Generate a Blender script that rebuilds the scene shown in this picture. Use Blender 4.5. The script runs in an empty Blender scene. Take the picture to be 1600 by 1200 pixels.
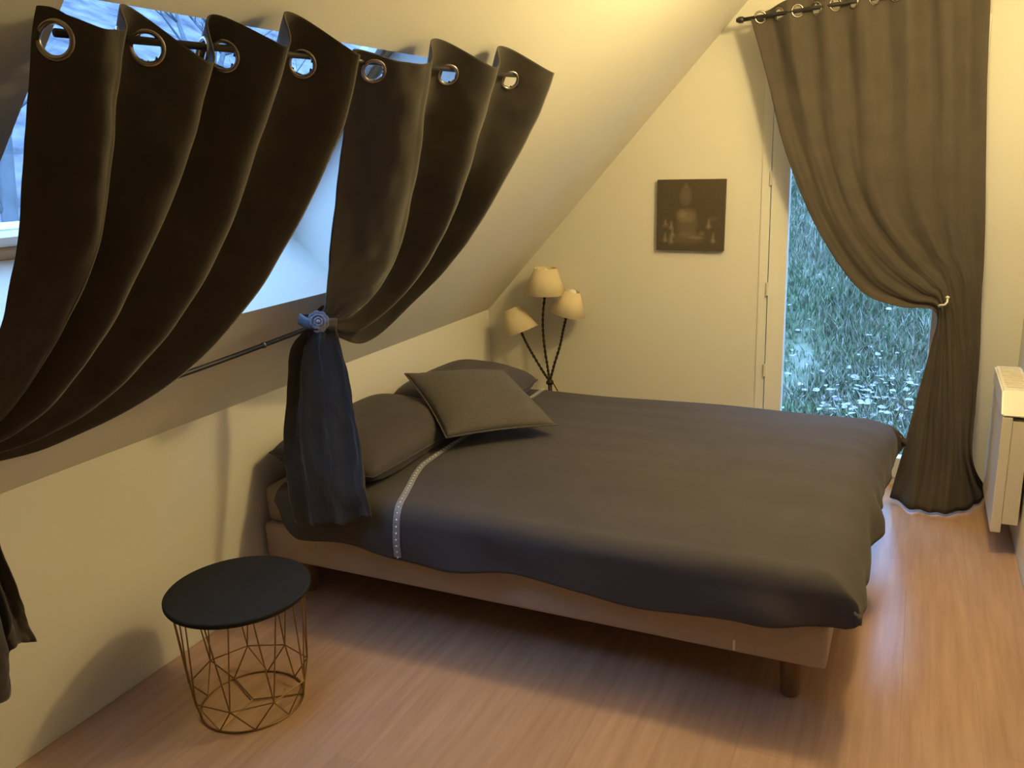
import bpy, bmesh, math, random
from mathutils import Vector, Matrix, noise
random.seed(7)
PI = math.pi
C = bpy.context.scene.collection
SC = bpy.context.scene

# ------------------------------------------------------------------ camera
cam_d = bpy.data.cameras.new('camera'); cam = bpy.data.objects.new('camera', cam_d); C.objects.link(cam)
cam_d.sensor_fit = 'HORIZONTAL'; cam_d.sensor_width = 36.0; cam_d.lens = 36.0*1318/1600
cam_d.clip_start = 0.02
RX = Vector((0.90370892, 0.42623998, -0.04036917))      # camera right
RD = Vector((0.07360236, -0.24754784, -0.96607596))     # camera down
RF = Vector((-0.4217735, 0.87008019, -0.25508346))      # camera forward
cam.matrix_world = Matrix(((RX.x, -RD.x, -RF.x, 0), (RX.y, -RD.y, -RF.y, 0), (RX.z, -RD.z, -RF.z, 1.5), (0, 0, 0, 1)))
SC.camera = cam
# ------------------------------------------------------------------ sky
wd = bpy.data.worlds.new('world'); SC.world = wd; wd.use_nodes = True
nt = wd.node_tree; nt.nodes.clear()
bg = nt.nodes.new('ShaderNodeBackground'); wo = nt.nodes.new('ShaderNodeOutputWorld')
tc = nt.nodes.new('ShaderNodeTexCoord'); sx = nt.nodes.new('ShaderNodeSeparateXYZ'); rp = nt.nodes.new('ShaderNodeValToRGB')
nt.links.new(tc.outputs['Generated'], sx.inputs[0]); nt.links.new(sx.outputs['Z'], rp.inputs[0])
rp.color_ramp.elements[0].position = 0.0; rp.color_ramp.elements[0].color = (.12, .21, .50, 1)
rp.color_ramp.elements[1].position = 0.75; rp.color_ramp.elements[1].color = (.28, .53, 1.0, 1)
nt.links.new(rp.outputs[0], bg.inputs[0]); bg.inputs[1].default_value = 8.6
nt.links.new(bg.outputs[0], wo.inputs[0])
# ------------------------------------------------------------------ warm ceiling bulb (above the frame)
ld = bpy.data.lights.new('ceiling_bulb', 'POINT'); ld.energy = 58; ld.color = (1.0, .775, .335); ld.shadow_soft_size = .08
lo = bpy.data.objects.new('ceiling_bulb', ld); lo.location = (0.08, 2.6, 2.15); C.objects.link(lo)
# ------------------------------------------------------------------ exposure
vs = SC.view_settings
SC.display_settings.display_device = 'sRGB'
vs.view_transform = 'Standard'; vs.look = 'None'; vs.gamma = 1; vs.use_curve_mapping = False; vs.exposure = 0.0

# ------------------------------------------------------------------ helpers
def mat(name, col, rough=.6, metal=0, sheen=0, bump=0, bscale=200, var=0, vscale=6, spec=.5):
    m = bpy.data.materials.new(name); m.use_nodes = True
    n = m.node_tree.nodes; l = m.node_tree.links; b = n['Principled BSDF']
    b.inputs['Base Color'].default_value = (*col, 1); b.inputs['Roughness'].default_value = rough
    b.inputs['Metallic'].default_value = metal; b.inputs['Specular IOR Level'].default_value = spec
    if sheen:
        b.inputs['Sheen Weight'].default_value = sheen; b.inputs['Sheen Roughness'].default_value = .4
    t = n.new('ShaderNodeTexCoord')
    if var:
        x = n.new('ShaderNodeTexNoise'); x.inputs['Scale'].default_value = vscale; x.inputs['Detail'].default_value = 5
        r = n.new('ShaderNodeValToRGB'); l.new(t.outputs['Object'], x.inputs['Vector']); l.new(x.outputs['Fac'], r.inputs[0])
        r.color_ramp.elements[0].position = .3; r.color_ramp.elements[1].position = .7
        r.color_ramp.elements[0].color = (*[c*(1-var) for c in col], 1); r.color_ramp.elements[1].color = (*[min(1, c*(1+var)) for c in col], 1)
        l.new(r.outputs[0], b.inputs['Base Color'])
    if bump:
        x = n.new('ShaderNodeTexNoise'); x.inputs['Scale'].default_value = bscale; x.inputs['Detail'].default_value = 3
        bn = n.new('ShaderNodeBump'); bn.inputs['Strength'].default_value = bump; bn.inputs['Distance'].default_value = .004
        l.new(t.outputs['Object'], x.inputs['Vector']); l.new(x.outputs['Fac'], bn.inputs['Height']); l.new(bn.outputs[0], b.inputs['Normal'])
    return m

M = {}
M['wall'] = mat('wall_paint', (.74, .71, .645), .85, bump=.06, bscale=90, var=.015, vscale=3)
M['white'] = mat('white_lacquer', (.80, .78, .72), .35)
M['reveal'] = mat('reveal_paint', (.82, .82, .80), .8)
M['pine'] = mat('varnished_pine', (.42, .25, .12), .45, var=.2, vscale=9)
M['roofcurtain'] = mat('dark_velour', (.068, .058, .049),   .95, sheen=.32, bump=.25, bscale=500, var=.12, vscale=14, spec=.1)
M['doorcurtain'] = mat('taupe_curtain_fabric', (.084, .070, .060), .95, sheen=.08, bump=.25, bscale=500, var=.08, vscale=12, spec=.1)
M['duvet'] = mat('grey_duvet_cotton', (.074, .064, .066), .85, sheen=.10, bump=.12, bscale=60, var=.06, vscale=5, spec=.2)
M['cushion'] = mat('cushion_weave', (.105, .092, .086), .9, sheen=.12, bump=.5, bscale=260, var=.12, vscale=120, spec=.2)
M['band'] = mat('lace_band', (.30, .29, .30), .5, bump=.4, bscale=300, var=.3, vscale=160)
M['gem'] = mat('rhinestone', (.85, .9, 1.0), .06, spec=1.0)
M['bedbase'] = mat('bed_base_fabric', (.44, .35, .29), .85, bump=.2, bscale=400, var=.06)
M['mattress'] = mat('ticking_and_darkened_wall', (.30, .24, .20), .85)
M['wood'] = mat('foot_beech', (.2, .11, .06), .45, var=.15, vscale=14)
M['tabletop'] = mat('charcoal_table_top', (.024, .021, .018), .85, var=.1, spec=.12)
M['brass'] = mat('brass_wire', (.30, .19, .08), .5, metal=1)
M['chrome'] = mat('chrome', (.36, .33, .30), .25, metal=1)
M['blackmetal'] = mat('dark_rod_metal', (.06, .055, .055), .4, metal=.6)
M['shade'] = mat('lampshade_fabric', (.72, .60, .40), .9, bump=.15, bscale=240)
M['stem'] = mat('dark_twisted_metal', (.045, .032, .022), .5, metal=.5)
M['canvas'] = mat('canvas_edge', (.085, .065, .045), .9)
M['rosette'] = mat('rosette_satin', (.17, .17, .22), .55, sheen=.05)
M['tieband'] = mat('tieband_satin', (.05, .048, .06), .6, sheen=.0)
M['lens'] = mat('radiator_enamel', (.70, .64, .55), .4)
M['dark'] = mat('dark_gap', (.03, .025, .02), .8)
M['bark'] = mat('grey_bark', (.10, .12, .14), .95, var=.2)
M['tagwhite'] = mat('white_label', (.8, .8, .8), .6)

def glass(name):
    m = bpy.data.materials.new(name); m.use_nodes = True
    n = m.node_tree.nodes; l = m.node_tree.links; n.clear()
    o = n.new('ShaderNodeOutputMaterial'); mx = n.new('ShaderNodeMixShader'); tr = n.new('ShaderNodeBsdfTransparent'); gl = n.new('ShaderNodeBsdfGlossy')
    lw = n.new('ShaderNodeLayerWeight'); lw.inputs[0].default_value = .5; pw = n.new('ShaderNodeMath'); pw.operation = 'POWER'; pw.inputs[1].default_value = 5
    fr = n.new('ShaderNodeMath'); fr.operation = 'MULTIPLY_ADD'; fr.inputs[1].default_value = .95; fr.inputs[2].default_value = .04
    l.new(lw.outputs['Facing'], pw.inputs[0]); l.new(pw.outputs[0], fr.inputs[0]); gl.inputs['Roughness'].default_value = .02
    tr.inputs[0].default_value = (.93, .96, .95, 1)
    l.new(fr.outputs[0], mx.inputs[0]); l.new(tr.outputs[0], mx.inputs[1]); l.new(gl.outputs[0], mx.inputs[2]); l.new(mx.outputs[0], o.inputs[0])
    return m
M['glass'] = glass('window_glass')

def laminate():
    m = bpy.data.materials.new('beech_laminate'); m.use_nodes = True
    n = m.node_tree.nodes; l = m.node_tree.links; b = n['Principled BSDF']
    t = n.new('ShaderNodeTexCoord'); mp = n.new('ShaderNodeMapping'); mp.inputs['Scale'].default_value = (26, 1.6, 26)
    oi = n.new('ShaderNodeObjectInfo'); ad = n.new('ShaderNodeVectorMath'); ad.operation = 'ADD'
    l.new(t.outputs['Object'], ad.inputs[0]); l.new(oi.outputs['Location'], ad.inputs[1]); l.new(ad.outputs[0], mp.inputs[0])
    x = n.new('ShaderNodeTexNoise'); x.inputs['Scale'].default_value = 1.6; x.inputs['Detail'].default_value = 6; x.inputs['Roughness'].default_value = .6
    l.new(mp.outputs[0], x.inputs['Vector'])
    r = n.new('ShaderNodeValToRGB'); r.color_ramp.elements[0].position = .3; r.color_ramp.elements[1].position = .72
    r.color_ramp.elements[0].color = (.40, .24, .165, 1); r.color_ramp.elements[1].color = (.51, .325, .23, 1)
    l.new(x.outputs['Fac'], r.inputs[0])
    hv = n.new('ShaderNodeHueSaturation'); mr = n.new('ShaderNodeMapRange'); mr.inputs[3].default_value = .95; mr.inputs[4].default_value = 1.06
    l.new(oi.outputs['Random'], mr.inputs[0]); l.new(mr.outputs[0], hv.inputs['Value']); l.new(r.outputs[0], hv.inputs['Color']); l.new(hv.outputs[0], b.inputs['Base Color'])
    b.inputs['Roughness'].default_value = .24; b.inputs['Specular IOR Level'].default_value = .5
    return m
M['laminate'] = laminate()

def tag(o, label=None, cat=None, group=None, kind=None):
    if label: o['label'] = label
    if cat: o['category'] = cat
    if group: o['group'] = group
    if kind: o['kind'] = kind
    return o
def empty(name, loc, label=None, cat=None, group=None, kind=None):
    o = bpy.data.objects.new(name, None); o.empty_display_size = .1; o.location = loc; C.objects.link(o)
    return tag(o, label, cat, group, kind)
ORG = {}
def org(p):
    if p is None: return Vector((0, 0, 0))
    v = Vector(p.location); 
    return v + org(p.parent)
def obj(name, bm, m, parent=None, smooth=False, origin=None):
    """link a bmesh (world coordinates) as one mesh object; under a parent it is stored relative to it"""
    o0 = Vector(origin) if origin is not None else (org(parent) if parent else Vector((0, 0, 0)))
    bmesh.ops.translate(bm, verts=bm.verts, vec=-o0)
    me = bpy.data.meshes.new(name); bm.to_mesh(me); bm.free()
    for f in me.polygons: f.use_smooth = smooth
    for mm in (m if isinstance(m, (list, tuple)) else [m]): me.materials.append(mm)
    o = bpy.data.objects.new(name, me); C.objects.link(o)
    if parent: o.parent = parent; o.location = o0 - org(parent)
    else: o.location = o0
    return o
def struct(name, bm, m, parent=None, smooth=False):
    return tag(obj(name, bm, m, parent, smooth), kind='structure')
def B(): return bmesh.new()
def box(bm, x0, x1, y0, y1, z0, z1, bev=0):
    r = bmesh.ops.create_cube(bm, size=1)
    vv = r['verts']
    for v in vv: v.co = Vector(((x0+x1)/2+v.co.x*(x1-x0), (y0+y1)/2+v.co.y*(y1-y0), (z0+z1)/2+v.co.z*(z1-z0)))
    if bev:
        es = list({e for v in vv for e in v.link_edges})
        bmesh.ops.bevel(bm, geom=es, offset=bev, segments=2, affect='EDGES', profile=.6)
    return bm
def prism(bm, poly, axis, a0, a1):
    """poly: 2-D points; axis 'y' extrudes XZ points along Y"""
    def mk(p, a): return Vector((p[0], a, p[1])) if axis == 'y' else Vector((a, p[0], p[1]))
    v0 = [bm.verts.new(mk(p, a0)) for p in poly]; v1 = [bm.verts.new(mk(p, a1)) for p in poly]
    n = len(poly)
    bm.faces.new(v0); bm.faces.new(list(reversed(v1)))
    for i in range(n): bm.faces.new((v0[i], v1[i], v1[(i+1) % n], v0[(i+1) % n]))
    bmesh.ops.recalc_face_normals(bm, faces=bm.faces)
    return bm
def tube(bm, pts, r, n=8, closed=False, rr=None):
    pts = [Vector(p) for p in pts]; N = len(pts); rings = []
    up = None
    for i, p in enumerate(pts):
        if closed: t = pts[(i+1) % N]-pts[i-1]
        else: t = pts[min(i+1, N-1)]-pts[max(i-1, 0)]
        t.normalize()
        if up is None:
            up = Vector((0, 0, 1)) if abs(t.z) < .9 else Vector((1, 0, 0))
        a = (up - t*up.dot(t)).normalized(); b = t.cross(a); up = a
        rad = rr[i] if rr else r
        rings.append([bm.verts.new(p+(a*math.cos(2*PI*k/n)+b*math.sin(2*PI*k/n))*rad) for k in range(n)])
    M_ = N if closed else N-1
    for i in range(M_):
        A, D = rings[i], rings[(i+1) % N]
        for k in range(n): bm.faces.new((A[k], A[(k+1) % n], D[(k+1) % n], D[k]))
    if not closed:
        bm.faces.new(list(reversed(rings[0]))); bm.faces.new(rings[-1])
    return bm
def lathe(bm, prof, c, axis=(0, 0, 1), n=32, close=True):
    ax = Vector(axis).normalized(); a = ax.orthogonal().normalized(); b = ax.cross(a); c = Vector(c); rings = []
    for r, h in prof:
        rings.append([bm.verts.new(c+ax*h+(a*math.cos(2*PI*k/n)+b*math.sin(2*PI*k/n))*max(r, 1e-4)) for k in range(n)])
    for A, D in zip(rings, rings[1:]):
        for k in range(n): bm.faces.new((A[k], A[(k+1) % n], D[(k+1) % n], D[k]))
    if close:
        bm.faces.new(list(reversed(rings[0]))); bm.faces.new(rings[-1])
    return bm
def cr(ps, t):
    """Catmull-Rom through a list of vectors, t in 0..len-1"""
    n = len(ps); i = min(int(t), n-2); f = t-i
    p0 = ps[i-1] if i > 0 else ps[0]*2-ps[1]
    p1, p2 = ps[i], ps[i+1]
    p3 = ps[i+2] if i+2 < n else ps[n-1]*2-ps[n-2]
    return (p1*2 + (p2-p0)*f + (p0*2-p1*5+p2*4-p3)*f*f + (p1*3-p0-p2*3+p3)*f**3)*.5
def smooth(a, b, x):
    t = max(0, min(1, (x-a)/(b-a))); return t*t*(3-2*t)
def N3(x, y, z): return noise.noise(Vector((x, y, z)))

# ------------------------------------------------------------------ slope frame: s up the slope, Y along the room, d into the room
AL = math.atan(1.05); CA, SA = math.cos(AL), math.sin(AL)
KX, KZ, DY, WX = -2.06, .735, 4.0, .42       # knee wall, its height, gable wall, right wall
def SL(s, y, d): return Vector((KX+CA*s+SA*d, y, KZ+SA*s-CA*d))
NI = Vector((SA, 0, -CA))
YB = -3.0

# ================================================================== SETTING
bm = B(); box(bm, -2.3, .6, YB-.1, DY+.12, -.2, -.009); floor = struct('floor', bm, M['dark'])
PW, PL = .192, 1.285
row = 0; y_off = [0, .43, .86, .21, .64, 1.07]
x = KX+.002
pm = B(); box(pm, -PW/2+.0001, PW/2-.0001, -PL/2+.0001, PL/2-.0001, -.009, 0, .0003)
pme = bpy.data.meshes.new('plank'); pm.to_mesh(pme); pm.free(); pme.materials.append(M['laminate'])
while x < WX:
    w = min(PW, WX-.001-x)
    y = YB - y_off[row % 6]
    while y < DY:
        a0, a1 = max(y, YB+.001), min(y+PL, DY-.001)
        if a1-a0 > .05 and w > .02:
            if w == PW and a1-a0 == PL: me = pme
            else:
                q = B(); box(q, -w/2+.0001, w/2-.0001, -(a1-a0)/2+.0001, (a1-a0)/2-.0001, -.009, 0, .0003)
                me = bpy.data.meshes.new('plank'); q.to_mesh(me); q.free(); me.materials.append(M['laminate'])
            o = bpy.data.objects.new('plank', me); C.objects.link(o); o.parent = floor; o.location = (x+w/2, (a0+a1)/2, 0)
        y += PL
    x += PW; row += 1

bm = B(); box(bm, KX-.14, KX, YB-.1, DY+.1, -.2, KZ+.0); struct('wall_left', bm, M['wall'])
bm = B(); box(bm, WX, WX+.14, YB-.1, DY+.1, -.2, 2.6); struct('wall_right', bm, M['wall'])
bm = B(); prism(bm, [(-2.2, -.2), (.56, -.2), (.56, 2.6), (-.4, 2.6), (-2.2, .75)], 'y', YB-.14, YB); struct('wall_rear', bm, M['mattress'])  # unseen wall behind the camera, coloured dark to cut bounced light
DX0, DX1, DZ1 = -.65, .20, 1.98
bm = B()
prism(bm, [(-2.2, -.2), (DX0, -.2), (DX0, 2.33), (-2.2, .70)], 'y', DY, DY+.12)
prism(bm, [(DX0, DZ1), (DX1, DZ1), (DX1, 2.6), (-.4, 2.6), (DX0, 2.33)], 'y', DY, DY+.12)
prism(bm, [(DX1, -.2), (.56, -.2), (.56, 2.6), (DX1, 2.6)], 'y', DY, DY+.12)
box(bm, DX0, DX1, DY, DY+.12, -.2, .0)
struct('wall_back', bm, M['wall'])
# sloping ceiling with the roof window opening
WS0, WS1, WY0, WY1 = .53, 1.40, .89, 2.25
OUT, ROOF = .30, .38
WYO = WY1
GS0 = WS0
def sxz(s, o): v = SL(s, 0, -o); return (v.x, v.z)
SM = 2.37
bm = B()
prism(bm, [sxz(-.06, 0), sxz(WS0, 0), sxz(GS0, ROOF), sxz(-.5, ROOF)], 'y', WY0, WY1)
prism(bm, [sxz(WS1, 0), sxz(SM, 0), sxz(SM+.4, ROOF), sxz(WS1, ROOF)], 'y', WY0, WY1)
for a, b in ((YB-.1, WY0), (WY1, DY+.1)):
    prism(bm, [sxz(-.06, 0), sxz(SM, 0), sxz(SM+.4, ROOF), sxz(-.5, ROOF)], 'y', a, b)
struct('ceiling_slope', bm, M['wall'])
bm = B(); box(bm, sxz(SM, 0)[0]-.02, WX+.14, YB-.1, DY+.1, KZ+SA*SM, 2.62); struct('ceiling', bm, M['wall'])

# roof window: pine frame, white sash, glass
def sbox(bm, s0, s1, y0, y1, o0, o1):
    prism(bm, [sxz(s0, o0), sxz(s1, o0), sxz(s1, o1), sxz(s0, o1)], 'y', y0, y1)
def sframe(s0, s1, y0, y1, o0, o1, w):
    bm = B()
    sbox(bm, s0, s0+w, y0, y1, o0, o1); sbox(bm, s1-w, s1, y0, y1, o0, o1)
    sbox(bm, s0+w, s1-w, y0, y0+w, o0, o1); sbox(bm, s0+w, s1-w, y1-w, y1, o0, o1)
    return bm
win = struct('window_1', sframe(GS0+.001, WS1-.001, WY0+.001, WYO-.001, .298, .335, .032), M['pine'])
obj('sash', sframe(GS0+.034, WS1-.034, WY0+.034, WYO-.034, .308, .355, .032), M['white'], win)
bm = B(); sbox(bm, GS0+.066, WS1-.066, WY0+.066, WYO-.066, .328, .334); obj('glass_pane', bm, M['glass'], win)

# french door in the gable wall
bm = B()
yf0, yf1 = DY+.0, DY+.07
box(bm, DX0+.001, DX0+.04, yf0-.006, yf1, 0, DZ1-.001); box(bm, DX1-.04, DX1-.001, yf0-.006, yf1, 0, DZ1-.001)
box(bm, DX0+.04, DX1-.04, yf0-.006, yf1, DZ1-.04, DZ1-.001); box(bm, DX0+.04, DX1-.04, yf0-.006, yf1, 0, .03)
door = struct('door_1', bm, M['white'])
bm = B(); sx0, sx1 = DX0+.044, DX1-.044
GX0, GX1, GZ0, GZ1 = sx0+.078, sx1-.078, .13, DZ1-.12
yb0, yb1 = DY-.012, DY+.045
box(bm, sx0, GX0, yb0, yb1, .034, DZ1-.044, .003); box(bm, GX1, sx1, yb0, yb1, .034, DZ1-.044, .003)
box(bm, GX0, GX1, yb0, yb1, .034, GZ0, .003); box(bm, GX0, GX1, yb0, yb1, GZ1, DZ1-.044, .003)
sash = obj('door_sash', bm, M['white'], door)
bm = B(); box(bm, GX0-.002, GX1+.002, DY+.012, DY+.018, GZ0-.002, GZ1+.002); obj('glass_pane', bm, M['glass'], sash)
for hz in (1.38, .885, .50, .12):
    bm = B(); tube(bm, [(sx0-.003, DY-.014, hz-.03), (sx0-.003, DY-.014, hz+.03)], .006, 8)
    obj('hinge', bm, M['lens'], sash)

# control nets of the draped curtains, metres: one list per pleat crest, top to hem
LEFT_PANEL = [
 [(-1.054, 0.810, 1.719), (-1.080, 0.800, 1.634), (-1.124, 0.804, 1.529), (-1.212, 0.822, 1.394), (-1.356, 0.859, 1.242), (-1.539, 0.894, 1.093), (-1.692, 0.920, 0.991)],
 [(-0.990, 0.883, 1.691), (-1.014, 0.874, 1.609), (-1.057, 0.878, 1.499), (-1.145, 0.896, 1.376), (-1.324, 0.926, 1.218), (-1.533, 0.953, 1.071), (-1.702, 0.924, 0.980)],
 [(-1.015, 1.070, 1.666), (-1.076, 1.053, 1.543), (-1.158, 1.027, 1.392), (-1.278, 1.008, 1.238), (-1.437, 0.993, 1.099), (-1.595, 0.975, 1.006), (-1.712, 0.928, 0.970)],
 [(-0.980, 1.211, 1.702), (-1.077, 1.217, 1.543), (-1.187, 1.205, 1.362), (-1.315, 1.164, 1.198), (-1.474, 1.121, 1.060), (-1.621, 1.041, 0.978), (-1.724, 0.932, 0.957)],
 [(-0.976, 1.415, 1.706), (-1.044, 1.434, 1.577), (-1.151, 1.410, 1.399), (-1.307, 1.369, 1.207), (-1.492, 1.291, 1.041), (-1.649, 1.122, 0.949), (-1.740, 0.938, 0.941)],
]
RIGHT_PANEL = [
 [(-1.046, 1.495, 1.728), (-1.129, 1.559, 1.597), (-1.216, 1.633, 1.462), (-1.323, 1.729, 1.320), (-1.432, 1.840, 1.206), (-1.539, 1.953, 1.122), (-1.621, 2.019, 1.065)],
 [(-0.974, 1.664, 1.708), (-1.034, 1.711, 1.595), (-1.143, 1.824, 1.437), (-1.295, 1.979, 1.278), (-1.451, 2.080, 1.143), (-1.569, 2.103, 1.062), (-1.643, 2.054, 1.042)],
 [(-0.962, 1.973, 1.721), (-1.036, 2.014, 1.592), (-1.139, 2.088, 1.441), (-1.301, 2.217, 1.271), (-1.485, 2.308, 1.107), (-1.642, 2.264, 0.986), (-1.663, 2.086, 1.021)],
 [(-0.950, 2.314, 1.733), (-1.037, 2.348, 1.591), (-1.150, 2.367, 1.430), (-1.319, 2.440, 1.252), (-1.518, 2.458, 1.072), (-1.712, 2.391, 0.912), (-1.685, 2.124, 0.998)],
]
RIGHT_TAIL = [
 [(-1.754, 2.120, 1.010), (-1.804, 2.100, 0.942), (-1.832, 2.080, 0.806), (-1.838, 2.050, 0.638), (-1.814, 2.020, 0.518), (-1.790, 2.010, 0.375)],
 [(-1.724, 2.120, 1.003), (-1.743, 2.100, 0.935), (-1.754, 2.080, 0.801), (-1.750, 2.050, 0.648), (-1.721, 2.020, 0.525), (-1.698, 2.010, 0.376)],
 [(-1.679, 2.120, 1.001), (-1.673, 2.100, 0.929), (-1.664, 2.080, 0.787), (-1.639, 2.050, 0.638), (-1.610, 2.020, 0.522), (-1.586, 2.010, 0.398)],
 [(-1.638, 2.120, 1.012), (-1.600, 2.100, 0.913), (-1.567, 2.080, 0.764), (-1.534, 2.050, 0.650), (-1.505, 2.020, 0.536), (-1.489, 2.010, 0.439)],
]
LEFT_TAIL = [
 [(-1.760, 0.904, 0.957), (-1.780, 0.861, 0.842), (-1.800, 0.822, 0.718), (-1.800, 0.782, 0.584), (-1.800, 0.757, 0.469)],
 [(-1.760, 0.920, 0.945), (-1.780, 0.918, 0.818), (-1.800, 0.900, 0.678), (-1.800, 0.875, 0.527), (-1.800, 0.859, 0.418)],
 [(-1.760, 0.937, 0.936), (-1.780, 0.984, 0.789), (-1.800, 1.015, 0.635), (-1.800, 1.019, 0.472), (-1.800, 1.008, 0.360)],
 [(-1.760, 0.954, 0.926), (-1.780, 1.019, 0.789), (-1.800, 1.045, 0.667), (-1.800, 1.046, 0.554), (-1.800, 1.039, 0.467)],
 [(-1.760, 0.966, 0.921), (-1.780, 1.040, 0.787), (-1.800, 1.067, 0.672), (-1.800, 1.082, 0.560), (-1.800, 1.099, 0.455)],
]
DOOR_PANEL = [
 [(-0.694, 3.835, 2.036), (-0.619, 3.835, 1.798), (-0.528, 3.830, 1.485), (-0.392, 3.820, 1.178), (-0.213, 3.810, 0.926), (-0.060, 3.800, 0.857), (0.089, 3.800, 0.836), (0.078, 3.800, 0.669), (0.042, 3.780, 0.451), (0.012, 3.750, 0.259), (-0.027, 3.795, 0.012)],
 [(-0.553, 3.835, 2.087), (-0.498, 3.835, 1.789), (-0.425, 3.830, 1.481), (-0.304, 3.820, 1.191), (-0.142, 3.810, 0.981), (-0.003, 3.800, 0.893), (0.097, 3.800, 0.857), (0.097, 3.800, 0.670), (0.083, 3.780, 0.455), (0.075, 3.750, 0.238), (0.051, 3.689, 0.012)],
 [(-0.407, 3.835, 2.104), (-0.361, 3.835, 1.778), (-0.315, 3.830, 1.476), (-0.218, 3.820, 1.217), (-0.072, 3.810, 1.022), (0.042, 3.800, 0.929), (0.104, 3.800, 0.878), (0.121, 3.800, 0.672), (0.128, 3.780, 0.431), (0.137, 3.750, 0.217), (0.124, 3.673, 0.012)],
 [(-0.266, 3.835, 2.111), (-0.227, 3.835, 1.768), (-0.193, 3.830, 1.471), (-0.140, 3.820, 1.242), (-0.015, 3.810, 1.062), (0.074, 3.800, 0.961), (0.117, 3.800, 0.889), (0.153, 3.800, 0.674), (0.177, 3.780, 0.435), (0.189, 3.750, 0.223), (0.196, 3.685, 0.012)],
 [(-0.108, 3.835, 2.115), (-0.073, 3.835, 1.757), (-0.047, 3.830, 1.465), (-0.014, 3.820, 1.265), (0.065, 3.810, 1.088), (0.130, 3.800, 0.988), (0.154, 3.800, 0.895), (0.195, 3.800, 0.676), (0.214, 3.780, 0.439), (0.231, 3.750, 0.228), (0.274, 3.763, 0.012)],
 [(0.027, 3.835, 2.121), (0.062, 3.835, 1.746), (0.085, 3.830, 1.460), (0.105, 3.820, 1.264), (0.147, 3.810, 1.089), (0.182, 3.800, 0.989), (0.199, 3.800, 0.897), (0.227, 3.800, 0.678), (0.242, 3.780, 0.441), (0.254, 3.750, 0.231), (0.321, 3.852, 0.012)],
 [(0.174, 3.835, 2.125), (0.194, 3.835, 1.736), (0.215, 3.830, 1.455), (0.230, 3.820, 1.262), (0.241, 3.810, 1.089), (0.245, 3.800, 0.990), (0.248, 3.800, 0.898), (0.261, 3.800, 0.680), (0.265, 3.780, 0.443), (0.273, 3.750, 0.233), (0.368, 3.967, 0.012)],
]
TIE_R = (-1.568, 1.952, 1.070)
LAMP_STEMS = [[(-1.701, 3.88, 0.445), (-1.756, 3.88, 0.533), (-1.79, 3.88, 0.592), (-1.817, 3.88, 0.648)], [(-1.675, 3.88, 0.48), (-1.689, 3.88, 0.598), (-1.692, 3.88, 0.714), (-1.677, 3.88, 0.839)], [(-1.636, 3.88, 0.483), (-1.601, 3.88, 0.586), (-1.581, 3.88, 0.669), (-1.558, 3.88, 0.752)]]
LAMP_SHADES = [((-1.813, 3.88, 0.647), (-1.863, 3.88, 0.767), 0.093, 0.043), ((-1.674, 3.88, 0.849), (-1.669, 3.88, 0.978), 0.105, 0.056), ((-1.555, 3.88, 0.752), (-1.525, 3.88, 0.866), 0.089, 0.037)]

# ================================================================== CURTAINS
def vec(net): return [[Vector(p) for p in r] for r in net]
def sheet(net, nrm, amp, rows, per_u, wob=.004, seed=0, half=False, rise=0):
    """surface point on a draped panel: u counts pleat crests, t runs 0 (top) .. 1 (hem)"""
    S = vec(net); nu = len(S)-1; nv = len(S[0])-1
    def ev(u, t):
        row = [cr(s, t*nv) for s in S]
        p = cr(row, max(0, min(nu, u)))
        if half and u < 1:          # the first fold starts in a valley, at the free edge of the cloth
            c = (1-math.cos(2*PI*(.55+.45*u))) - (1-math.cos(2*PI*.55))*(1-u)
        else: c = 1-math.cos(2*PI*u)
        w = c*amp(t)
        p = p + Vector((0, 0, rise))*(max(0, c)*.5)**.6*(1-smooth(0, .16, t))
        q = p - nrm*w
        k = N3(u*1.7+seed, t*5, seed*3.1)*wob + N3(u*5+seed, t*14, 4.2)*wob*.4
        return q + nrm*k
    return ev, nu
def cloth(name, ev, nu, rows, per_u, parent, m, holes=(), hr=.021, thick=.0025):
    bm = B(); cols = nu*per_u; g = []
    for i in range(cols+1):
        g.append([bm.verts.new(ev(i/per_u, t)) for t in rows])
    for i in range(cols):
        for j in range(len(rows)-1):
            c = (g[i][j].co+g[i+1][j+1].co)/2
            if any((c-h).length < hr for h in holes): continue
            bm.faces.new((g[i][j], g[i+1][j], g[i+1][j+1], g[i][j+1]))
    loose = [v for v in bm.verts if not v.link_faces]
    bmesh.ops.delete(bm, geom=loose, context='VERTS')
    o = obj(name, bm, m, parent, True)
    md = o.modifiers.new('thickness', 'SOLIDIFY'); md.thickness = thick; md.offset = 0
    return o
def rows_fine(t0, n0, n1):
    return [t0*i/n0 for i in range(n0)] + [t0+(1-t0)*i/n1 for i in range(n1+1)]
ring_me = {}
def eyelet(parent, p, n, r=.0235, tr=.0045, m=None):
    if (r, tr) not in ring_me:
        bm = B(); pts = [(r*math.cos(2*PI*k/28), r*math.sin(2*PI*k/28), 0) for k in range(28)]
        tube(bm, pts, tr, 8, closed=True)
        me = bpy.data.meshes.new('eyelet'); bm.to_mesh(me); bm.free()
        for f in me.polygons: f.use_smooth = True
        me.materials.append(M['chrome']); ring_me[(r, tr)] = me
    o = bpy.data.objects.new('eyelet', ring_me[(r, tr)]); C.objects.link(o); o.parent = parent
    o.location = p-org(parent); o.rotation_mode = 'QUATERNION'; o.rotation_quaternion = Vector((0, 0, 1)).rotation_difference(n)
    return o
def nearest(ev, u, f, tmax):
    best = min((f(ev(u, tmax*i/120)), tmax*i/120) for i in range(121))
    return best[1]
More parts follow.
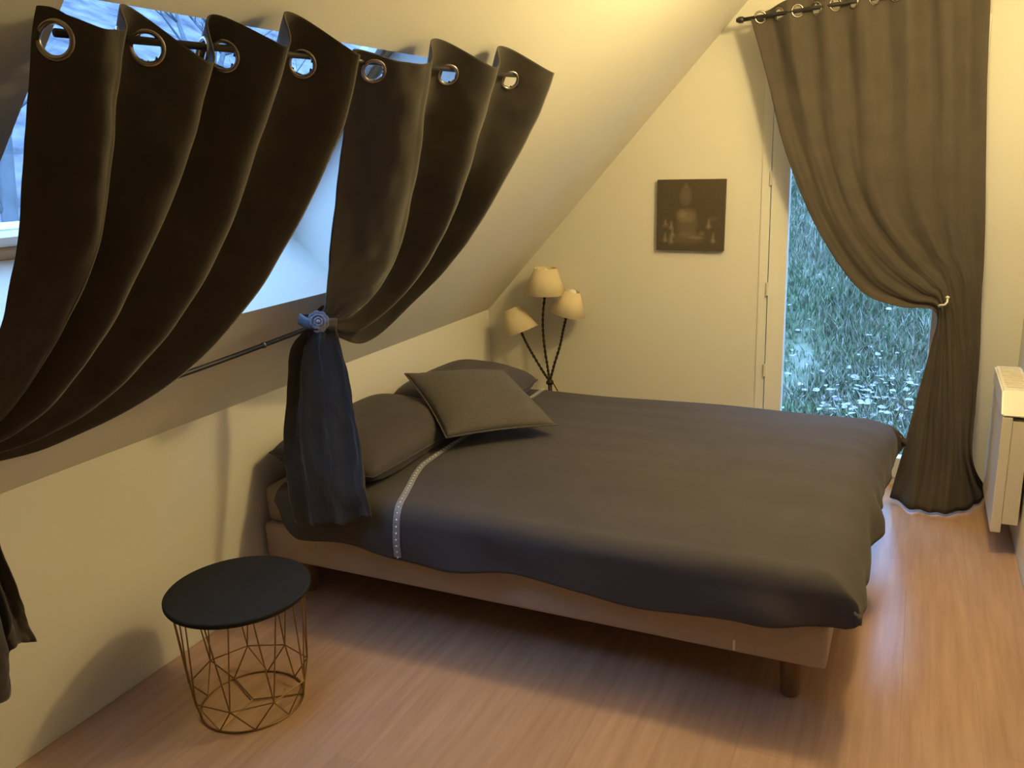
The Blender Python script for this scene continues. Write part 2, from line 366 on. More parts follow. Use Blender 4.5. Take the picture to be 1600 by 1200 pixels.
def normal_at(ev, u, t):
    a = ev(u+.02, t)-ev(u-.02, t); b = ev(u, t+.01)-ev(u, max(0, t-.01)); return a.cross(b).normalized()

# rods
def rod_u(y): return SL(1.382+(y-.951)*.036, y, .06)
def rod_l(y): return SL(.385+(y-1.5)*.055 + .02*((y-1.55)/.6)**2, y, .05)
rt = empty('curtain_rod', rod_u(.84), 'thin metal rod along the top of the roof window carrying the eyelet curtains', 'curtain rod')
bm = B(); tube(bm, [rod_u(.84), rod_u(2.32)], .006, 10); obj('rod', bm, M['blackmetal'], rt, True)
for y, sg in ((2.32, 1),):
    bm = B(); lathe(bm, [(.006, 0), (.011, .006), (.011, .022), (.004, .03)], rod_u(y), (0, sg, 0), 12); obj('finial', bm, M['blackmetal'], rt, True)
for y in (2.28,):
    bm = B(); tube(bm, [rod_u(y), rod_u(y)-NI*.058], .005, 8); lathe(bm, [(.018, 0), (.018, .006)], rod_u(y)-NI*.06, NI, 14); obj('bracket', bm, M['blackmetal'], rt)
rt = empty('lower_curtain_rod', rod_l(.8), 'thin dark rod under the roof window that holds the curtains to the slope', 'curtain rod')
ys = [.8+1.43*i/16 for i in range(17)]
bm = B(); tube(bm, [rod_l(y) for y in ys], .0075, 10); obj('rod', bm, M['blackmetal'], rt, True)
for y in (.82, 2.2):
    bm = B(); tube(bm, [rod_l(y), rod_l(y)-NI*.048], .005, 8); lathe(bm, [(.016, 0), (.016, .006)], rod_l(y)-NI*.05, NI, 14); obj('bracket', bm, M['blackmetal'], rt)
bm = B(); lathe(bm, [(.0082, -.004), (.0098, -.003), (.0098, .003), (.0082, .004)], rod_l(1.90), (0, 1, .05), 14); obj('collar', bm, M['chrome'], rt)

def roof_curtain(net, tailnet, tailn, label, seed, tail_amp):
    ampf = lambda t: .033*(1-smooth(.35, .9, t))+.012 - .004*smooth(.85, 1, t)
    ev, nu = sheet(net, Vector((.80, 0, -.60)), ampf, None, None, .008, seed, True, .016)
    root = empty('roof_window_curtain', ev(nu/2, 0), label, 'curtain', 'dark eyelet curtains of the roof window')
    holes = []
    for k in range(nu):
        for du in ((.30, .66) if k else (.28,)):
            u = k+du
            def dist(p): q = rod_u(p.y); return (p-q).length
            t = nearest(ev, u, dist, .22)+.014; holes.append((ev(u, t), normal_at(ev, u, t)))
    cloth('fabric', ev, nu, rows_fine(.14, 26, 60), 34, root, M['roofcurtain'], [h[0] for h in holes])
    for p, n in holes: eyelet(root, p, n)
    ev2, nu2 = sheet(tailnet, tailn, lambda t: tail_amp*smooth(0, .3, t)+.002, None, None, .016, seed+5)
    cloth('fabric_tail', ev2, nu2, [i/44 for i in range(45)], 16, root, M['roofcurtain'])
    return root
roof_curtain(LEFT_PANEL, LEFT_TAIL, Vector((1, 0, 0)), 'wide left dark curtain sweeping across the roof window, four hanging folds', 1, .006)
roof_curtain(RIGHT_PANEL, RIGHT_TAIL, Vector((0, -1, 0)), 'narrow right dark curtain tied beside the bed with its tail hanging to the bed', 2, .006)

def tieback(pos, label, face):
    root = empty('curtain_tieback', pos, label, 'tieback')
    f = face.normalized(); a = f.orthogonal().normalized(); b = f.cross(a)
    for ring, (r0, r1, h0, h1, n) in enumerate(((.018, .033, .006, .010, 9), (.012, .024, .012, .020, 8), (.005, .014, .018, .029, 6))):
        for k in range(n):
            bm = B(); ang = 2*PI*(k+.4*ring)/n; wd = 2*PI/n*.62; g = []
            for i in range(5):
                row = []
                for j in range(5):
                    th = ang+(i/4-.5)*2*wd; q = j/4
                    ed = 1-abs(i/4-.5)**2*1.2
                    rr = r0+(r1-r0)*q*ed; hh = h0+(h1-h0)*math.sin(q*2.2)*ed+.001*math.cos(i*PI/2)
                    row.append(bm.verts.new(pos+(a*math.cos(th)+b*math.sin(th))*rr+f*hh))
                g.append(row)
            for i in range(4):
                for j in range(4): bm.faces.new((g[i][j], g[i+1][j], g[i+1][j+1], g[i][j+1]))
            obj('petal', bm, M['rosette'], root, True)
    bm = B(); lathe(bm, [(.001, .03), (.006, .028), (.009, .018), (.01, .0)], pos, f, 14); obj('rosette_heart', bm, M['rosette'], root, True)
    # satin band around the gathered cloth
    c = pos - f*.045; bm = B(); g = []
    up = Vector((.15, .25, 1)).normalized(); e1 = Vector((0, 1, -.15)).normalized(); e2 = up.cross(e1).normalized(); n = 30
    for k in range(n):
        th = 2*PI*k/n; ce = c+e1*(.062*math.cos(th))+e2*(.05*math.sin(th)); wv = .004*math.sin(th*3)
        g.append([bm.verts.new(ce+up*(z+wv)+(ce-c)*.04*bul) for z, bul in ((-.016, 0), (-.008, 1), (.008, 1), (.016, 0))])
    for k in range(n):
        for j in range(3): bm.faces.new((g[k][j], g[(k+1) % n][j], g[(k+1) % n][j+1], g[k][j+1]))
    o = obj('band', bm, M['tieband'], root, True); md = o.modifiers.new('t', 'SOLIDIFY'); md.thickness = .002
    return root
tieback(Vector(TIE_R), 'pale satin rosette tieback gathering the curtain at the roof window rod', Vector((.62, -.75, .15)))

# door curtain and rod
RY = 3.845
def rod_z(x): return 2.03+.055*(x+.74)
def rod_d(x): return Vector((x, RY, rod_z(x)))
rt = empty('door_curtain_rod', rod_d(-.74), 'dark rod high on the gable wall above the glazed door', 'curtain rod')
bm = B(); tube(bm, [rod_d(-.72), rod_d(.32)], .0085, 10); obj('rod', bm, M['blackmetal'], rt, True)
bm = B(); lathe(bm, [(.0085, 0), (.013, .004), (.013, .02), (.007, .032)], rod_d(-.72), (-1, 0, 0), 12); obj('finial', bm, M['blackmetal'], rt, True)
bm = B(); tube(bm, [rod_d(-.68)+Vector((0, 0, 0)), rod_d(-.68)+Vector((0, DY-RY-.002, 0))], .006, 8)
lathe(bm, [(.02, 0), (.02, .006)], (-.68, DY-.008, rod_z(-.68)), (0, 1, 0), 14); obj('bracket', bm, M['blackmetal'], rt)
ampd = lambda t: .012*(1-smooth(.06, .22, t)) + .006 - .003*smooth(.5, .6, t) + .007*smooth(.75, .98, t)
evd, nud = sheet(DOOR_PANEL, Vector((0, -1, 0)), ampd, None, None, .010, 3)
dc = empty('door_curtain', (.2, 3.83, 0), 'tall taupe grey eyelet curtain over the glazed door, caught by a hook', 'curtain')
holes = []
for k in range(nud):
    for du in (.25, .74):
        u = k+du
        t = nearest(evd, u, lambda p: (p-rod_d(p.x)).length + abs(p.z-rod_z(p.x)), .14)
        holes.append((evd(u, t), normal_at(evd, u, t)))
cloth('fabric', evd, nud, rows_fine(.1, 22, 80), 26, dc, M['doorcurtain'], [h[0] for h in holes], hr=.021)
for p, n in holes: eyelet(dc, p, n)
hk = empty('curtain_hook', (.12, 3.77, .87), 'small pale hook holding back the taupe door curtain', 'hook')
bm = B(); tube(bm, [(.105, 3.80, .858), (.098, 3.775, .866), (.10, 3.755, .872), (.118, 3.75, .876), (.126, 3.755, .886), (.126, 3.76, .902)], .004, 8)
obj('hook_arm', bm, M['white'], hk, True)
bm = B(); lathe(bm, [(.002, 0), (.007, .002), (.008, .007), (.003, .011)], (.126, 3.76, .899), (0, 0, 1), 12); obj('hook_knob', bm, M['white'], hk, True)

# ================================================================== BED
BX0, BX1, BY0, BY1 = -2.035, -.135, 2.12, 3.55
bed = empty('bed', ((BX0+BX1)/2, (BY0+BY1)/2, 0), 'double bed with beige upholstered base standing under the sloping ceiling', 'bed')
bm = B(); box(bm, BX0, BX1, BY0, BY1, .154, .288, .014); obj('bed_base', bm, M['bedbase'], bed, True)
bm = B(); box(bm, BX0+.005, BX1-.012, BY0+.012, BY1-.012, .290, .425, .03); obj('mattress', bm, M['mattress'], bed, True)
for lx in (BX0+.1, BX1-.1):
    for ly in (BY0+.1, BY1-.1):
        bm = B(); lathe(bm, [(.024, 0), (.026, .004), (.034, .148), (.034, .1545)], (lx, ly, 0), (0, 0, 1), 20); obj('leg', bm, M['wood'], bed, True)
bm = B(); box(bm, -.380, -.374, BY0-.0045, BY0-.001, .165, .195); o = obj('label_tab', bm, M['tagwhite'], bed); o['label'] = 'small white label tab'

ZT, RR = .452, .065
RF_ = .11
FX, FY0, FY1, HX = -.17, 2.135, 3.50, -1.93
def edge(t, RR=RR):
    if t <= 0: return 0., 0.
    if t < RR*PI/2: return RR*math.sin(t/RR), RR*(1-math.cos(t/RR))
    return RR+.06*(t-RR*PI/2), RR+(t-RR*PI/2)
def hem_front(x):
    h = .205 - .03*smooth(-.32, -.15, x) + .012*math.sin(x*9+1)+.010*N3(x*4, 1, 0)
    return h - .13*smooth(-1.80, -1.94, x)**1.5 
def duvet_pt(a, b):
    """a along the bed (may pass the foot edge), b across it (may pass both long edges)"""
    da = a-FX; d0 = FY0-b; d1 = b-FY1
    if da > 0: da *= 1-.22*(1-smooth(-.02, .30, b-FY0))
    ex, zx = edge(da, RF_); x = min(a, FX)+ex
    ey, zy = 0, 0; y = b
    if d0 > 0: ey, zy = edge(d0); y = FY0-ey
    elif d1 > 0: ey, zy = edge(d1); y = FY1+ey
    dz = (zx**3+zy**3)**(1/3) if (zx > 0 or zy > 0) else 0
    dz = max(zx, zy) - .45*max(0, min(zx, zy)-.03)
    n = N3(a*2.1, b*2.3, 1.7)*.010 + N3(a*1.2, b*9, 5.1)*.005
    z = ZT + n*(1 if dz < .03 else .4) - dz + .012*smooth(0, .5, min(b-FY0, FY1-b, FX-a))
    # folds of the overhang
    sd = smooth(.03, .14, zy)
    wr = (N3(a*5.5+b*3, b*4, 8.3)*.030 + math.sin(a*13+b*16+3*N3(a*2, 0, 3))*.008)*sd
    if d0 > 0: y -= wr+.012*sd
    if d1 > 0: y += wr
    sf = smooth(.03, .14, zx)
    x += (N3(a*3, b*7, 2.2)*.030 + math.sin(b*21+a*9)*.009+.006)*sf + .045*smooth(3.0, 3.5, b)*smooth(.0, .12, da)
    return Vector((x, y, z))
NA, NBF, NBT = 150, 22, 90
bm = B(); g = []
for i in range(NA+1):
    a = HX+(FX+.225-HX)*i/NA
    hf = hem_front(min(a, FX)); row = []
    bs = [FY0-hf*(1-j/NBF) for j in range(NBF)]+[FY0+(FY1-FY0)*j/NBT for j in range(NBT)]+[FY1+.2*j/NBF for j in range(NBF+1)]
    for b in bs: row.append(bm.verts.new(duvet_pt(a, b)))
    g.append(row)
for i in range(NA):
    for j in range(len(g[0])-1): bm.faces.new((g[i][j], g[i+1][j], g[i+1][j+1], g[i][j+1]))
duv = empty('duvet', (-1.0, 2.8, .45), 'grey duvet spread over the whole bed with a pale sparkling band near the head', 'duvet')
o = obj('duvet_cover', bm, M['duvet'], duv, True)
md = o.modifiers.new('t', 'SOLIDIFY'); md.thickness = .012; md.offset = -1
def band_x(b): return -1.43-.11*smooth(2.02, 2.45, b)
bm = B(); g = []; gems = []
bn = [FY0-.20+(FY1-FY0+.38)*j/170 for j in range(171)]
for b in bn:
    x = band_x(b); e = .004
    nn = (duvet_pt(x+e, b)-duvet_pt(x-e, b)).cross(duvet_pt(x, b+e)-duvet_pt(x, b-e)).normalized()
    g.append([bm.verts.new(duvet_pt(x+dx, b)+nn*.0032) for dx in (-.013, -.0045, .0045, .013)])
    gems.append((duvet_pt(x, b)+nn*.0042, nn))
for j in range(170):
    for k in range(3): bm.faces.new((g[j][k], g[j][k+1], g[j+1][k+1], g[j+1][k]))
o = band_o = obj('trim_band', bm, M['band'], duv, True); o['label'] = 'pale narrow band across the duvet'
bm = B()
for j, (p, nn) in enumerate(gems):
    if j % 2: continue
    lathe(bm, [(.0034, 0), (.0026, .002), (.0010, .0028)], p, nn, 6)
o = obj('rhinestones', bm, M['gem'], band_o); o['kind'] = 'stuff'

def pillow(name, c, L, W, Hh, rz, tilt, label, group=None, m='duvet', trim=False):
    root = empty(name, c, label, 'pillow', group)
    R = Matrix.Rotation(rz, 4, 'Z') @ Matrix.Rotation(tilt, 4, 'Y')
    bm = B(); n = 30; G = {}
    def f(u, v, s):
        e = max(0, (1-abs(u)**3.2)*(1-abs(v)**3.2))**.5
        pin = 1-.05*(1-e)*(abs(u)*abs(v))
        z = s*e*Hh/2 + N3(u*2+c[1], v*2, s)*.010*e
        return Vector(c)+R @ Vector((u*L/2*pin*(1-.03*v*v), v*W/2*pin*(1-.04*u*u), z+Hh*.42))
    for s in (1, -1):
        gg = [[bm.verts.new(f(-1+2*i/n, -1+2*j/n, s)) for j in range(n+1)] for i in range(n+1)]
        for i in range(n):
            for j in range(n):
                q = (gg[i][j], gg[i+1][j], gg[i+1][j+1], gg[i][j+1]); bm.faces.new(q if s > 0 else q[::-1])
    bmesh.ops.remove_doubles(bm, verts=bm.verts, dist=.0005)
    case = obj('pillow_case', bm, M[m], root, True)
    bm = B(); pts = []
    for k in range(4):
        for i in range(14):
            q = -1+2*i/14; u, v = [(q, -1), (1, q), (-q, 1), (-1, -q)][k]; pts.append(f(u*1.003, v*1.003, 1))
    tube(bm, pts, .003, 6, closed=True); obj('piping', bm, M[m], case, True)
    return root
pillow('pillow', (-1.80, 2.50, .458), .46, .76, .165, .03, .10, 'flat grey bed pillow at the near side of the bed head', 'grey pillows at the bed head')
pillow('pillow', (-1.78, 3.20, .458), .46, .62, .165, -.04, .08, 'flat grey bed pillow mostly hidden behind the askew cushion', 'grey pillows at the bed head')

# square cushion lying askew on the pillows
cu = empty('cushion', (-1.54, 2.86, .58), 'square taupe grey cushion lying askew on the pillows at the bed head', 'cushion')
A_, B_, C_, D_ = Vector((-1.86, 2.835, .675)), Vector((-1.59, 3.20, .625)), Vector((-1.20, 2.865, .512)), Vector((-1.50, 2.525, .535))
cn = (B_-A_).cross(D_-A_).normalized(); cn = cn if cn.z > 0 else -cn
bm = B(); n = 30
def cuf(u, v, s):
    p = A_*(1-u)*(1-v)+B_*u*(1-v)+C_*u*v+D_*(1-u)*v
    x, y = 2*u-1, 2*v-1
    e = max(0, (1-abs(x)**2.6)*(1-abs(y)**2.6))**.6
    inn = .035*((1-x*x)*y*(1 if abs(y) > 0 else 0))
    ctr = (A_+B_+C_+D_)/4
    p = p-(p-ctr)*.06*((1-x*x)*y*y+(1-y*y)*x*x)
    return p+cn*(.060 if s > 0 else -.030)*s*s*e+cn*N3(u*3, v*3, s+4)*.006*e
for s in (1, -1):
    gg = [[bm.verts.new(cuf(i/n, j/n, s)) for j in range(n+1)] for i in range(n+1)]
    for i in range(n):
        for j in range(n):
            q = (gg[i][j], gg[i+1][j], gg[i+1][j+1], gg[i][j+1]); bm.faces.new(q[::-1] if s > 0 else q)
bmesh.ops.remove_doubles(bm, verts=bm.verts, dist=.0005)
case = obj('cushion_cover', bm, M['cushion'], cu, True)
bm = B(); pts = []
for k in range(4):
    for i in range(14):
        q = i/14; u, v = [(q, 0), (1, q), (1-q, 1), (0, 1-q)][k]; pts.append(cuf(u, v, 1))
tube(bm, pts, .0035, 6, closed=True); obj('piping', bm, M['cushion'], case, True)

# ================================================================== SIDE TABLE
TX, TY = -1.662, 1.60
st = empty('side_table', (TX, TY, 0), 'round black topped side table on a brass wire basket frame beside the wall', 'side table')
bm = B(); lathe(bm, [(.190, .352), (.199, .354), (.201, .358), (.201, .366), (.198, .369)], (TX, TY, 0), (0, 0, 1), 64); obj('table_top', bm, M['tabletop'], st, False)
def circ(r, z, n=48, ph=0): return [(TX+r*math.cos(2*PI*k/n+ph), TY+r*math.sin(2*PI*k/n+ph), z) for k in range(n)]
WR = .0022
bm = B(); tube(bm, circ(.182, .3485), .0035, 6, True); obj('top_ring', bm, M['brass'], st, True)
bm = B(); tube(bm, circ(.145, .0032), .003, 6, True); obj('base_ring', bm, M['brass'], st, True)
NP = 9
low = circ(.170, .085, NP, .25); base = circ(.145, .004, NP, .25+PI/NP); top = circ(.182, .347, NP*2, .25+PI/NP/2)
bm = B(); tube(bm, low, WR, 6, True); obj('polygon_ring', bm, M['brass'], st)
for k in range(NP):
    for tpt in (top[2*k], top[2*k-1]):
        bm = B(); tube(bm, [low[k], tpt], WR, 5); obj('wire', bm, M['brass'], st)
    bm = B(); tube(bm, [low[k], base[k]], WR, 5); tube(bm, [low[k], base[k-1]], WR, 5); obj('foot_wire', bm, M['brass'], st)
cen = (TX, TY, .006)
for k in range(0, NP, 3):
    bm = B(); tube(bm, [base[k], cen], WR, 5); obj('base_spoke', bm, M['brass'], st)

# ================================================================== LAMP
LX, LY = -1.663, 3.88
lamp = empty('floor_lamp', (LX, LY, 0), 'three headed lamp with cream cone shades on twisted dark stems in the corner', 'lamp')
bm = B(); lathe(bm, [(.095, 0), (.098, .006), (.09, .016), (.03, .028), (.012, .05)], (LX, LY, 0), (0, 0, 1), 32); obj('base', bm, M['stem'], lamp, True)
bm = B(); tube(bm, [(LX, LY, .03), (LX, LY, .40)], .011, 10); obj('post', bm, M['stem'], lamp, True)
bm = B(); lathe(bm, [(.012, .375), (.02, .382), (.02, .392), (.010, .404)], (LX, LY, 0), (0, 0, 1), 16); obj('collar', bm, M['stem'], lamp, True)
def stem(pts):
    P_ = [Vector(p) for p in pts]; bm = B(); n = 60
    c = [cr(P_, (len(P_)-1)*i/n) for i in range(n+1)]
    for s in (0, PI):
        q = []
        for i, p in enumerate(c):
            t = (c[min(i+1, n)]-c[max(i-1, 0)]).normalized(); a = t.orthogonal().normalized(); b = t.cross(a)
            q.append(p+(a*math.cos(i*.9+s)+b*math.sin(i*.9+s))*.0035)
        tube(bm, q, .0042, 6)
    obj('stem', bm, M['stem'], lamp, True)
def shade(cb, ct, rb, rt_):
    cb, ct = Vector(cb), Vector(ct); ax = ct-cb; h = ax.length
    bm = B(); lathe(bm, [(rb, 0), (rt_, h), (rt_-.002, h), (rb-.002, 0)], cb, ax, 40, False)
    g = bm.verts[:]; 
    bmesh.ops.remove_doubles(bm, verts=g, dist=1e-5)
    o = obj('lamp_shade', bm, M['shade'], lamp, True)
    md = o.modifiers.new('t', 'SOLIDIFY'); md.thickness = .001
    bm = B(); lathe(bm, [(.011, 0), (.013, .01), (.013, .05), (.010, .055)], cb+ax.normalized()*.012, ax, 14); obj('socket', bm, M['stem'], o, True)
    bm = B(); lathe(bm, [(.008, 0), (.024, .02), (.027, .035), (.016, .055), (.002, .062)], cb+ax.normalized()*.066, ax, 16); obj('bulb', bm, M['white'], o, True)
    bm = B()
    e = ax.normalized(); a = e.orthogonal().normalized()
    for k in range(3):
        d = Matrix.Rotation(2*PI*k/3, 4, e) @ a
        tube(bm, [cb+e*.06+d*.012, ct+d*(rt_-.001)-e*.004], .0012, 5)
    obj('shade_carrier', bm, M['stem'], o)
T3 = (LX, LY, .392)
for pts in LAMP_STEMS: stem([T3]+pts)
for a in LAMP_SHADES: shade(*a)
bm = B(); tube(bm, [(LX+.01, LY, .395), (LX+.03, LY-.02, .385), (LX+.045, LY-.01, .35), (LX+.04, LY+.03, .2), (LX+.09, LY+.06, .01), (LX+.2, LY+.08, .005)], .003, 6); obj('cord', bm, M['stem'], lamp, True)

# ================================================================== PICTURE
px0, px1, pz0, pz1 = -1.127, -.808, 1.06, 1.386
bm = B(); box(bm, px0, px1, DY-.024, DY-.001, pz0, pz1, .002)
pic = obj('wall_picture', bm, M['canvas'], None, False, origin=((px0+px1)/2, DY-.012, (pz0+pz1)/2))
pic.rotation_euler = (0, .016, 0)
tag(pic, 'square dark canvas print of a seated statue among candles on the gable wall', 'picture')
def soft(u, v, cx, cy, rx, ry, p=2):
    d = (abs((u-cx)/rx)**p+abs((v-cy)/ry)**p); return max(0, 1-d)**.6
def printcol(u, v):
    b = Vector((.088, .068, .045)); 
    k = 0
    k += .30*soft(u, v, .43, .77, .10, .155)                       # head
    k += .22*soft(u, v, .43, .92, .035, .05)                       # topknot
    k += .34*soft(u, v, .44, .50, .17, .11, 2.5)                   # shoulders
    k += .28*soft(u, v, .38, .52, .07, .07)
    k += .26*soft(u, v, .46, .36, .17, .20, 2.5)                   # trunk
    k += .20*soft(u, v, .45, .17, .30, .10, 2.5)                   # crossed legs
    k += .40*soft(u, v, .60, .18, .13, .03)+.34*soft(u, v, .68, .24, .05, .035)   # folded hand and flower
    for cx, cy, h in ((.22, .36, .07), (.24, .25, .06), (.13, .18, .08), (.22, .15, .05), (.78, .38, .08), (.85, .18, .09), (.13, .40, .04)):
        k += .55*soft(u, v, cx, cy, .025, h)+.38*soft(u, v, cx, cy-.045, .055, .035)
    k += .15*soft(u, v, .85, .45, .10, .03)
    k += .06*N3(u*22, v*22, 3)
    k = max(0, min(1, k*.9)); hi = Vector((.30, .235, .16))
    return b.lerp(hi, k)
bm = B(); n = 64; lay = bm.loops.layers.float_color.new('print')
g = [[bm.verts.new((px0+.002+(px1-px0-.004)*i/n, DY-.0246, pz0+.002+(pz1-pz0-.004)*j/n)) for j in range(n+1)] for i in range(n+1)]
idx = {g[i][j]: (i/n, j/n) for i in range(n+1) for j in range(n+1)}
for i in range(n):
    for j in range(n):
        f = bm.faces.new((g[i][j], g[i+1][j], g[i+1][j+1], g[i][j+1]))
        for lp in f.loops:
            c = printcol(*idx[lp.vert]); lp[lay] = (c.x, c.y, c.z, 1)
pmat = bpy.data.materials.new('canvas_print'); pmat.use_nodes = True
at = pmat.node_tree.nodes.new('ShaderNodeVertexColor'); at.layer_name = 'print'
pb = pmat.node_tree.nodes['Principled BSDF']; pb.inputs['Roughness'].default_value = .75; pb.inputs['Specular IOR Level'].default_value = .3
pmat.node_tree.links.new(at.outputs['Color'], pb.inputs['Base Color'])
pr = obj('print', bm, pmat, pic); pr.parent = pic

# ================================================================== RADIATOR
RXF, RY0, RY1 = .322, 3.35, 3.80
rad = empty('wall_radiator', (.40, 3.55, .1), 'white electric wall radiator on the right wall next to the door curtain', 'radiator')
bm = B(); prism(bm, [(RY0, .135), (RY1, .135), (RY1, .53), (RY0, .53)], 'x', RXF+.035, WX-.012); obj('body', bm, M['lens'], rad)
bm = B(); box(bm, RXF, RXF+.034, RY0-.006, RY1, .10, .545, .004); obj('front_panel', bm, M['lens'], rad)
bm = B(); prism(bm, [(RY0-.012, .548), (RY1, .548), (RY1, .628), (RY0+.06, .628)], 'x', RXF-.004, WX-.006); bmesh.ops.bevel(bm, geom=bm.edges[:], offset=.006, segments=2, affect='EDGES'); o = obj('top_hood', bm, M['white'], rad)
bm = B()
for k in range(10): box(bm, RXF+.012, WX-.02, RY0+.10+k*.034, RY0+.118+k*.034,   .627, .6305)
o = obj('outlet_grille', bm, M['lens'], rad); 
for y in (RY0+.1, RY1-.1):
    bm = B(); box(bm, WX-.013, WX-.001, y-.02, y+.02, .2, .5); obj('wall_bracket', bm, M['dark'], rad)

# ================================================================== OUTSIDE
def ground_z(x, y):
    db = max(0, y-4.3); dl = max(0, -(x+2.9))
    zb = .05*min(db, 1.6)+.62*max(0, db-1.6)**1.05
    zb = min(zb, 2.5)
    zl = .04*min(dl, 3)+.55*max(0, dl-3); zl = min(zl, 7)
    w = smooth(-3.2, -1.6, x)
    z = -.12 + (zb*w + (zl+.25*zb)*(1-w))
    return z + N3(x*.9, y*.9, .3)*.10*min(1, db+dl) + N3(x*3, y*3, .9)*.05*min(1, db+dl)
gm = bpy.data.materials.new('rough_grass_ground'); gm.use_nodes = True
n_ = gm.node_tree.nodes; l_ = gm.node_tree.links; b_ = n_['Principled BSDF']; b_.inputs['Roughness'].default_value = .95; b_.inputs['Specular IOR Level'].default_value = .1
t_ = n_.new('ShaderNodeTexCoord'); x_ = n_.new('ShaderNodeTexNoise'); x_.inputs['Scale'].default_value = 3.2; x_.inputs['Detail'].default_value = 7; x_.inputs['Roughness'].default_value = .7
r_ = n_.new('ShaderNodeValToRGB'); cr_ = r_.color_ramp
cr_.elements[0].position = .34; cr_.elements[0].color = (.17, .20, .13, 1); cr_.elements[1].position = .68; cr_.elements[1].color = (.34, .33, .29, 1)
e = cr_.elements.new(.50); e.color = (.25, .28, .20, 1)
l_.new(t_.outputs['Object'], x_.inputs['Vector']); l_.new(x_.outputs['Fac'], r_.inputs[0]); l_.new(r_.outputs[0], b_.inputs['Base Color'])
bm = B(); gx = [-16+i*.35 for i in range(70)]; gy = [-6+j*.35 for j in range(72)]
g = [[bm.verts.new((x, y, ground_z(x, y))) for y in gy] for x in gx]
for i in range(len(gx)-1):
    for j in range(len(gy)-1):
        cxx, cyy = gx[i]+.17, gy[j]+.17
        if -1.9 < cxx < .3 and -1.2 < cyy < 3.8: continue
        bm.faces.new((g[i][j], g[i+1][j], g[i+1][j+1], g[i][j+1]))
gr_o = struct('ground', bm, [gm, mat('leafless_brush', (.17, .175, .21), .95, var=.55, vscale=2.5, spec=.1)], None, True)
for f_ in gr_o.data.polygons:
    if f_.center.x < -3.6: f_.material_index = 1
def blades(name, label, cols, count, area, hmin, hmax, dens, seed, lean=.5, wid=.006):
    rnd = random.Random(seed); vs_, fs, mi = [], [], []
    k = 0; tries = 0
    while k < count and tries < count*8:
        tries += 1
        x = rnd.uniform(*area[0]); y = rnd.uniform(*area[1])
        if N3(x*1.3+seed, y*1.3, seed*.7) < dens+rnd.uniform(-.25, .25): continue
        z = ground_z(x, y)-.01; h = rnd.uniform(hmin, hmax); an = rnd.uniform(0, 2*PI); ln = rnd.uniform(.1, lean)*h
        dx, dy_ = math.cos(an)*ln, math.sin(an)*ln-.25*h*lean
        wx, wy = -math.sin(an)*wid, math.cos(an)*wid; b0 = len(vs_)
        vs_ += [(x-wx, y-wy, z), (x+wx, y+wy, z), (x+dx*.4+wx*.7, y+dy_*.4+wy*.7, z+h*.6), (x+dx*.4-wx*.7, y+dy_*.4-wy*.7, z+h*.6), (x+dx, y+dy_, z+h)]
        fs += [(b0, b0+1, b0+2, b0+3), (b0+3, b0+2, b0+4)]; c = rnd.randrange(len(cols)); mi += [c, c]; k += 1
    me = bpy.data.meshes.new(name); me.from_pydata(vs_, [], fs); me.update()
    for c in cols: me.materials.append(c)
    me.polygons.foreach_set('material_index', mi)
    o = bpy.data.objects.new(name, me); C.objects.link(o)
    return tag(o, label, 'grass', kind='stuff')
gcol = [mat('grass_green_%s' % n, c, .8, spec=.2) for n, c in (('deep', (.15, .22, .12)), ('mid', (.22, .32, .17)), ('olive', (.26, .30, .20)))]
dcol = [mat('dry_grass_%s' % n, c, .85, spec=.2) for n, c in (('straw', (.33, .33, .24)), ('pale', (.42, .42, .35)), ('brown', (.26, .24, .18)))]
AREA = ((-2.2, 1.0), (4.5, 9.0))
blades('grass', 'green grass growing on the bank outside the glazed door', gcol, 46000, AREA, .04, .11, -.20, 3, .8, .005)
blades('dry_grass', 'pale dry grass tufts on the bank outside the glazed door', dcol, 26000, AREA, .04, .14, -.04, 11, .9, .005)
lf = mat('pale_leaf', (.46, .44, .42), .8, var=.2)
rnd = random.Random(5); bm = B()
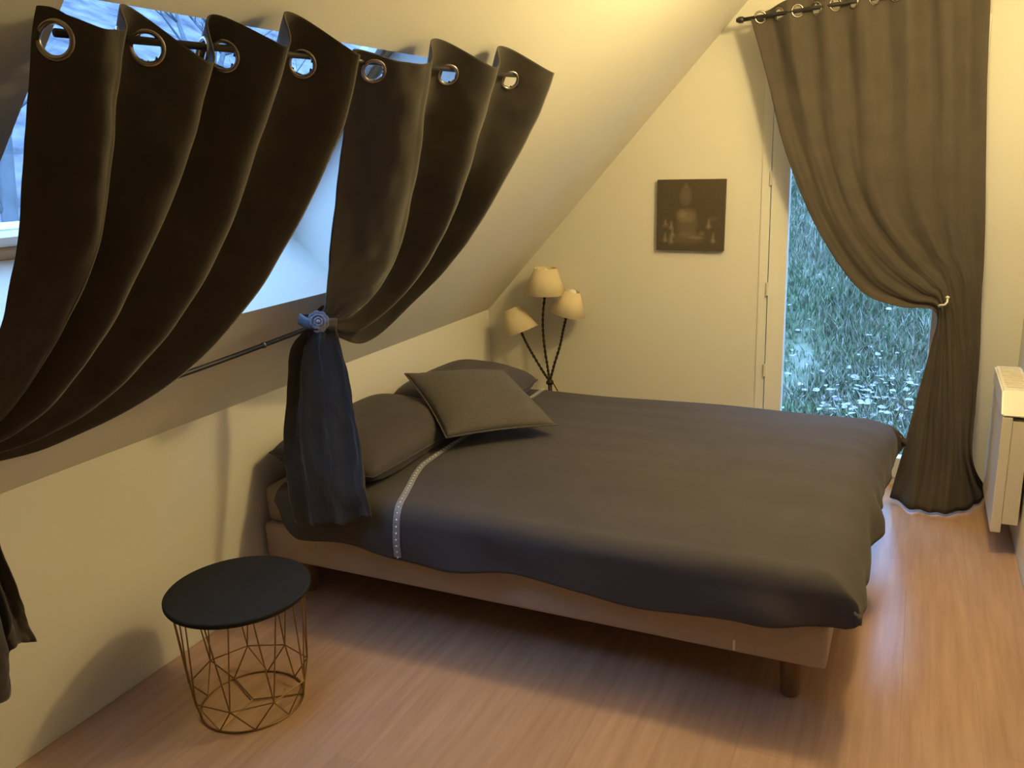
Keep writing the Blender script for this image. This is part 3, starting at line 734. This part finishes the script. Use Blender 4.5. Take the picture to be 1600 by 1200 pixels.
for k in range(420):
    x = rnd.gauss(-.10, .24); y = rnd.gauss(5.45, .33)
    if k > 290: x = rnd.uniform(-1.2, .4); y = rnd.uniform(4.6, 7)
    if y < 4.4: continue
    c = Vector((x, y, ground_z(x, y)+rnd.uniform(.03, .10))); r = rnd.uniform(.012, .034)
    R = Matrix.Rotation(rnd.uniform(0, 6.3), 3, 'Z') @ Matrix.Rotation(rnd.uniform(-.7, .9), 3, 'X')
    v = [bm.verts.new(c+R @ Vector(p)*r) for p in ((-1, 0, 0), (-.3, -.5, .15), (.5, -.4, .1), (1, 0, 0), (.5, .4, .12), (-.3, .5, .1))]
    bm.faces.new(v)
tag(obj('fallen_leaves', bm, lf), 'pale fallen leaves scattered over the grass outside the door', 'leaves', kind='stuff')

def tree(name, base, h, seed, label):
    rnd = random.Random(seed); bm = B(); base = Vector(base)
    def br(p, d, L, r, lev):
        q = p; pts = [p]; rr = [r]
        for i in range(4):
            d = (d+Vector((rnd.uniform(-.22, .22), rnd.uniform(-.22, .22), rnd.uniform(-.02, .14)))).normalized()
            q = q+d*L/4; pts.append(q); rr.append(r*(1-.16*(i+1)))
        tube(bm, pts, r, 6 if lev < 2 else 4, rr=rr)
        if lev < 4:
            for i in range(4 if lev < 2 else 3):
                k = rnd.randrange(1 if lev else 2, 5); a = rnd.uniform(0, 2*PI); s = rnd.uniform(.5, 1.0)
                br(pts[k], (d*.55+Vector((math.cos(a)*s, math.sin(a)*s, rnd.uniform(.0, .55)))).normalized(), L*rnd.uniform(.5, .68), rr[k]*.58, lev+1)
    br(base, Vector((0, 0, 1)), h*.5, h*.02, 0)
    return tag(obj(name, bm, M['bark'], None, True, origin=base), label, 'tree', 'bare trees outside the roof window')
for i, (x, y, h, s) in enumerate(((-6.3, 4.3, 4.6, 1), (-7.6, 7.4, 5.5, 2), (-5.2, 6.6, 4.2, 3), (-8.8, 5.6, 6.0, 4))):
    tree('bare_tree', (x, y, ground_z(x, y)-.1), h, s, 'bare branched tree seen only in glimpses through the roof window past the curtains')
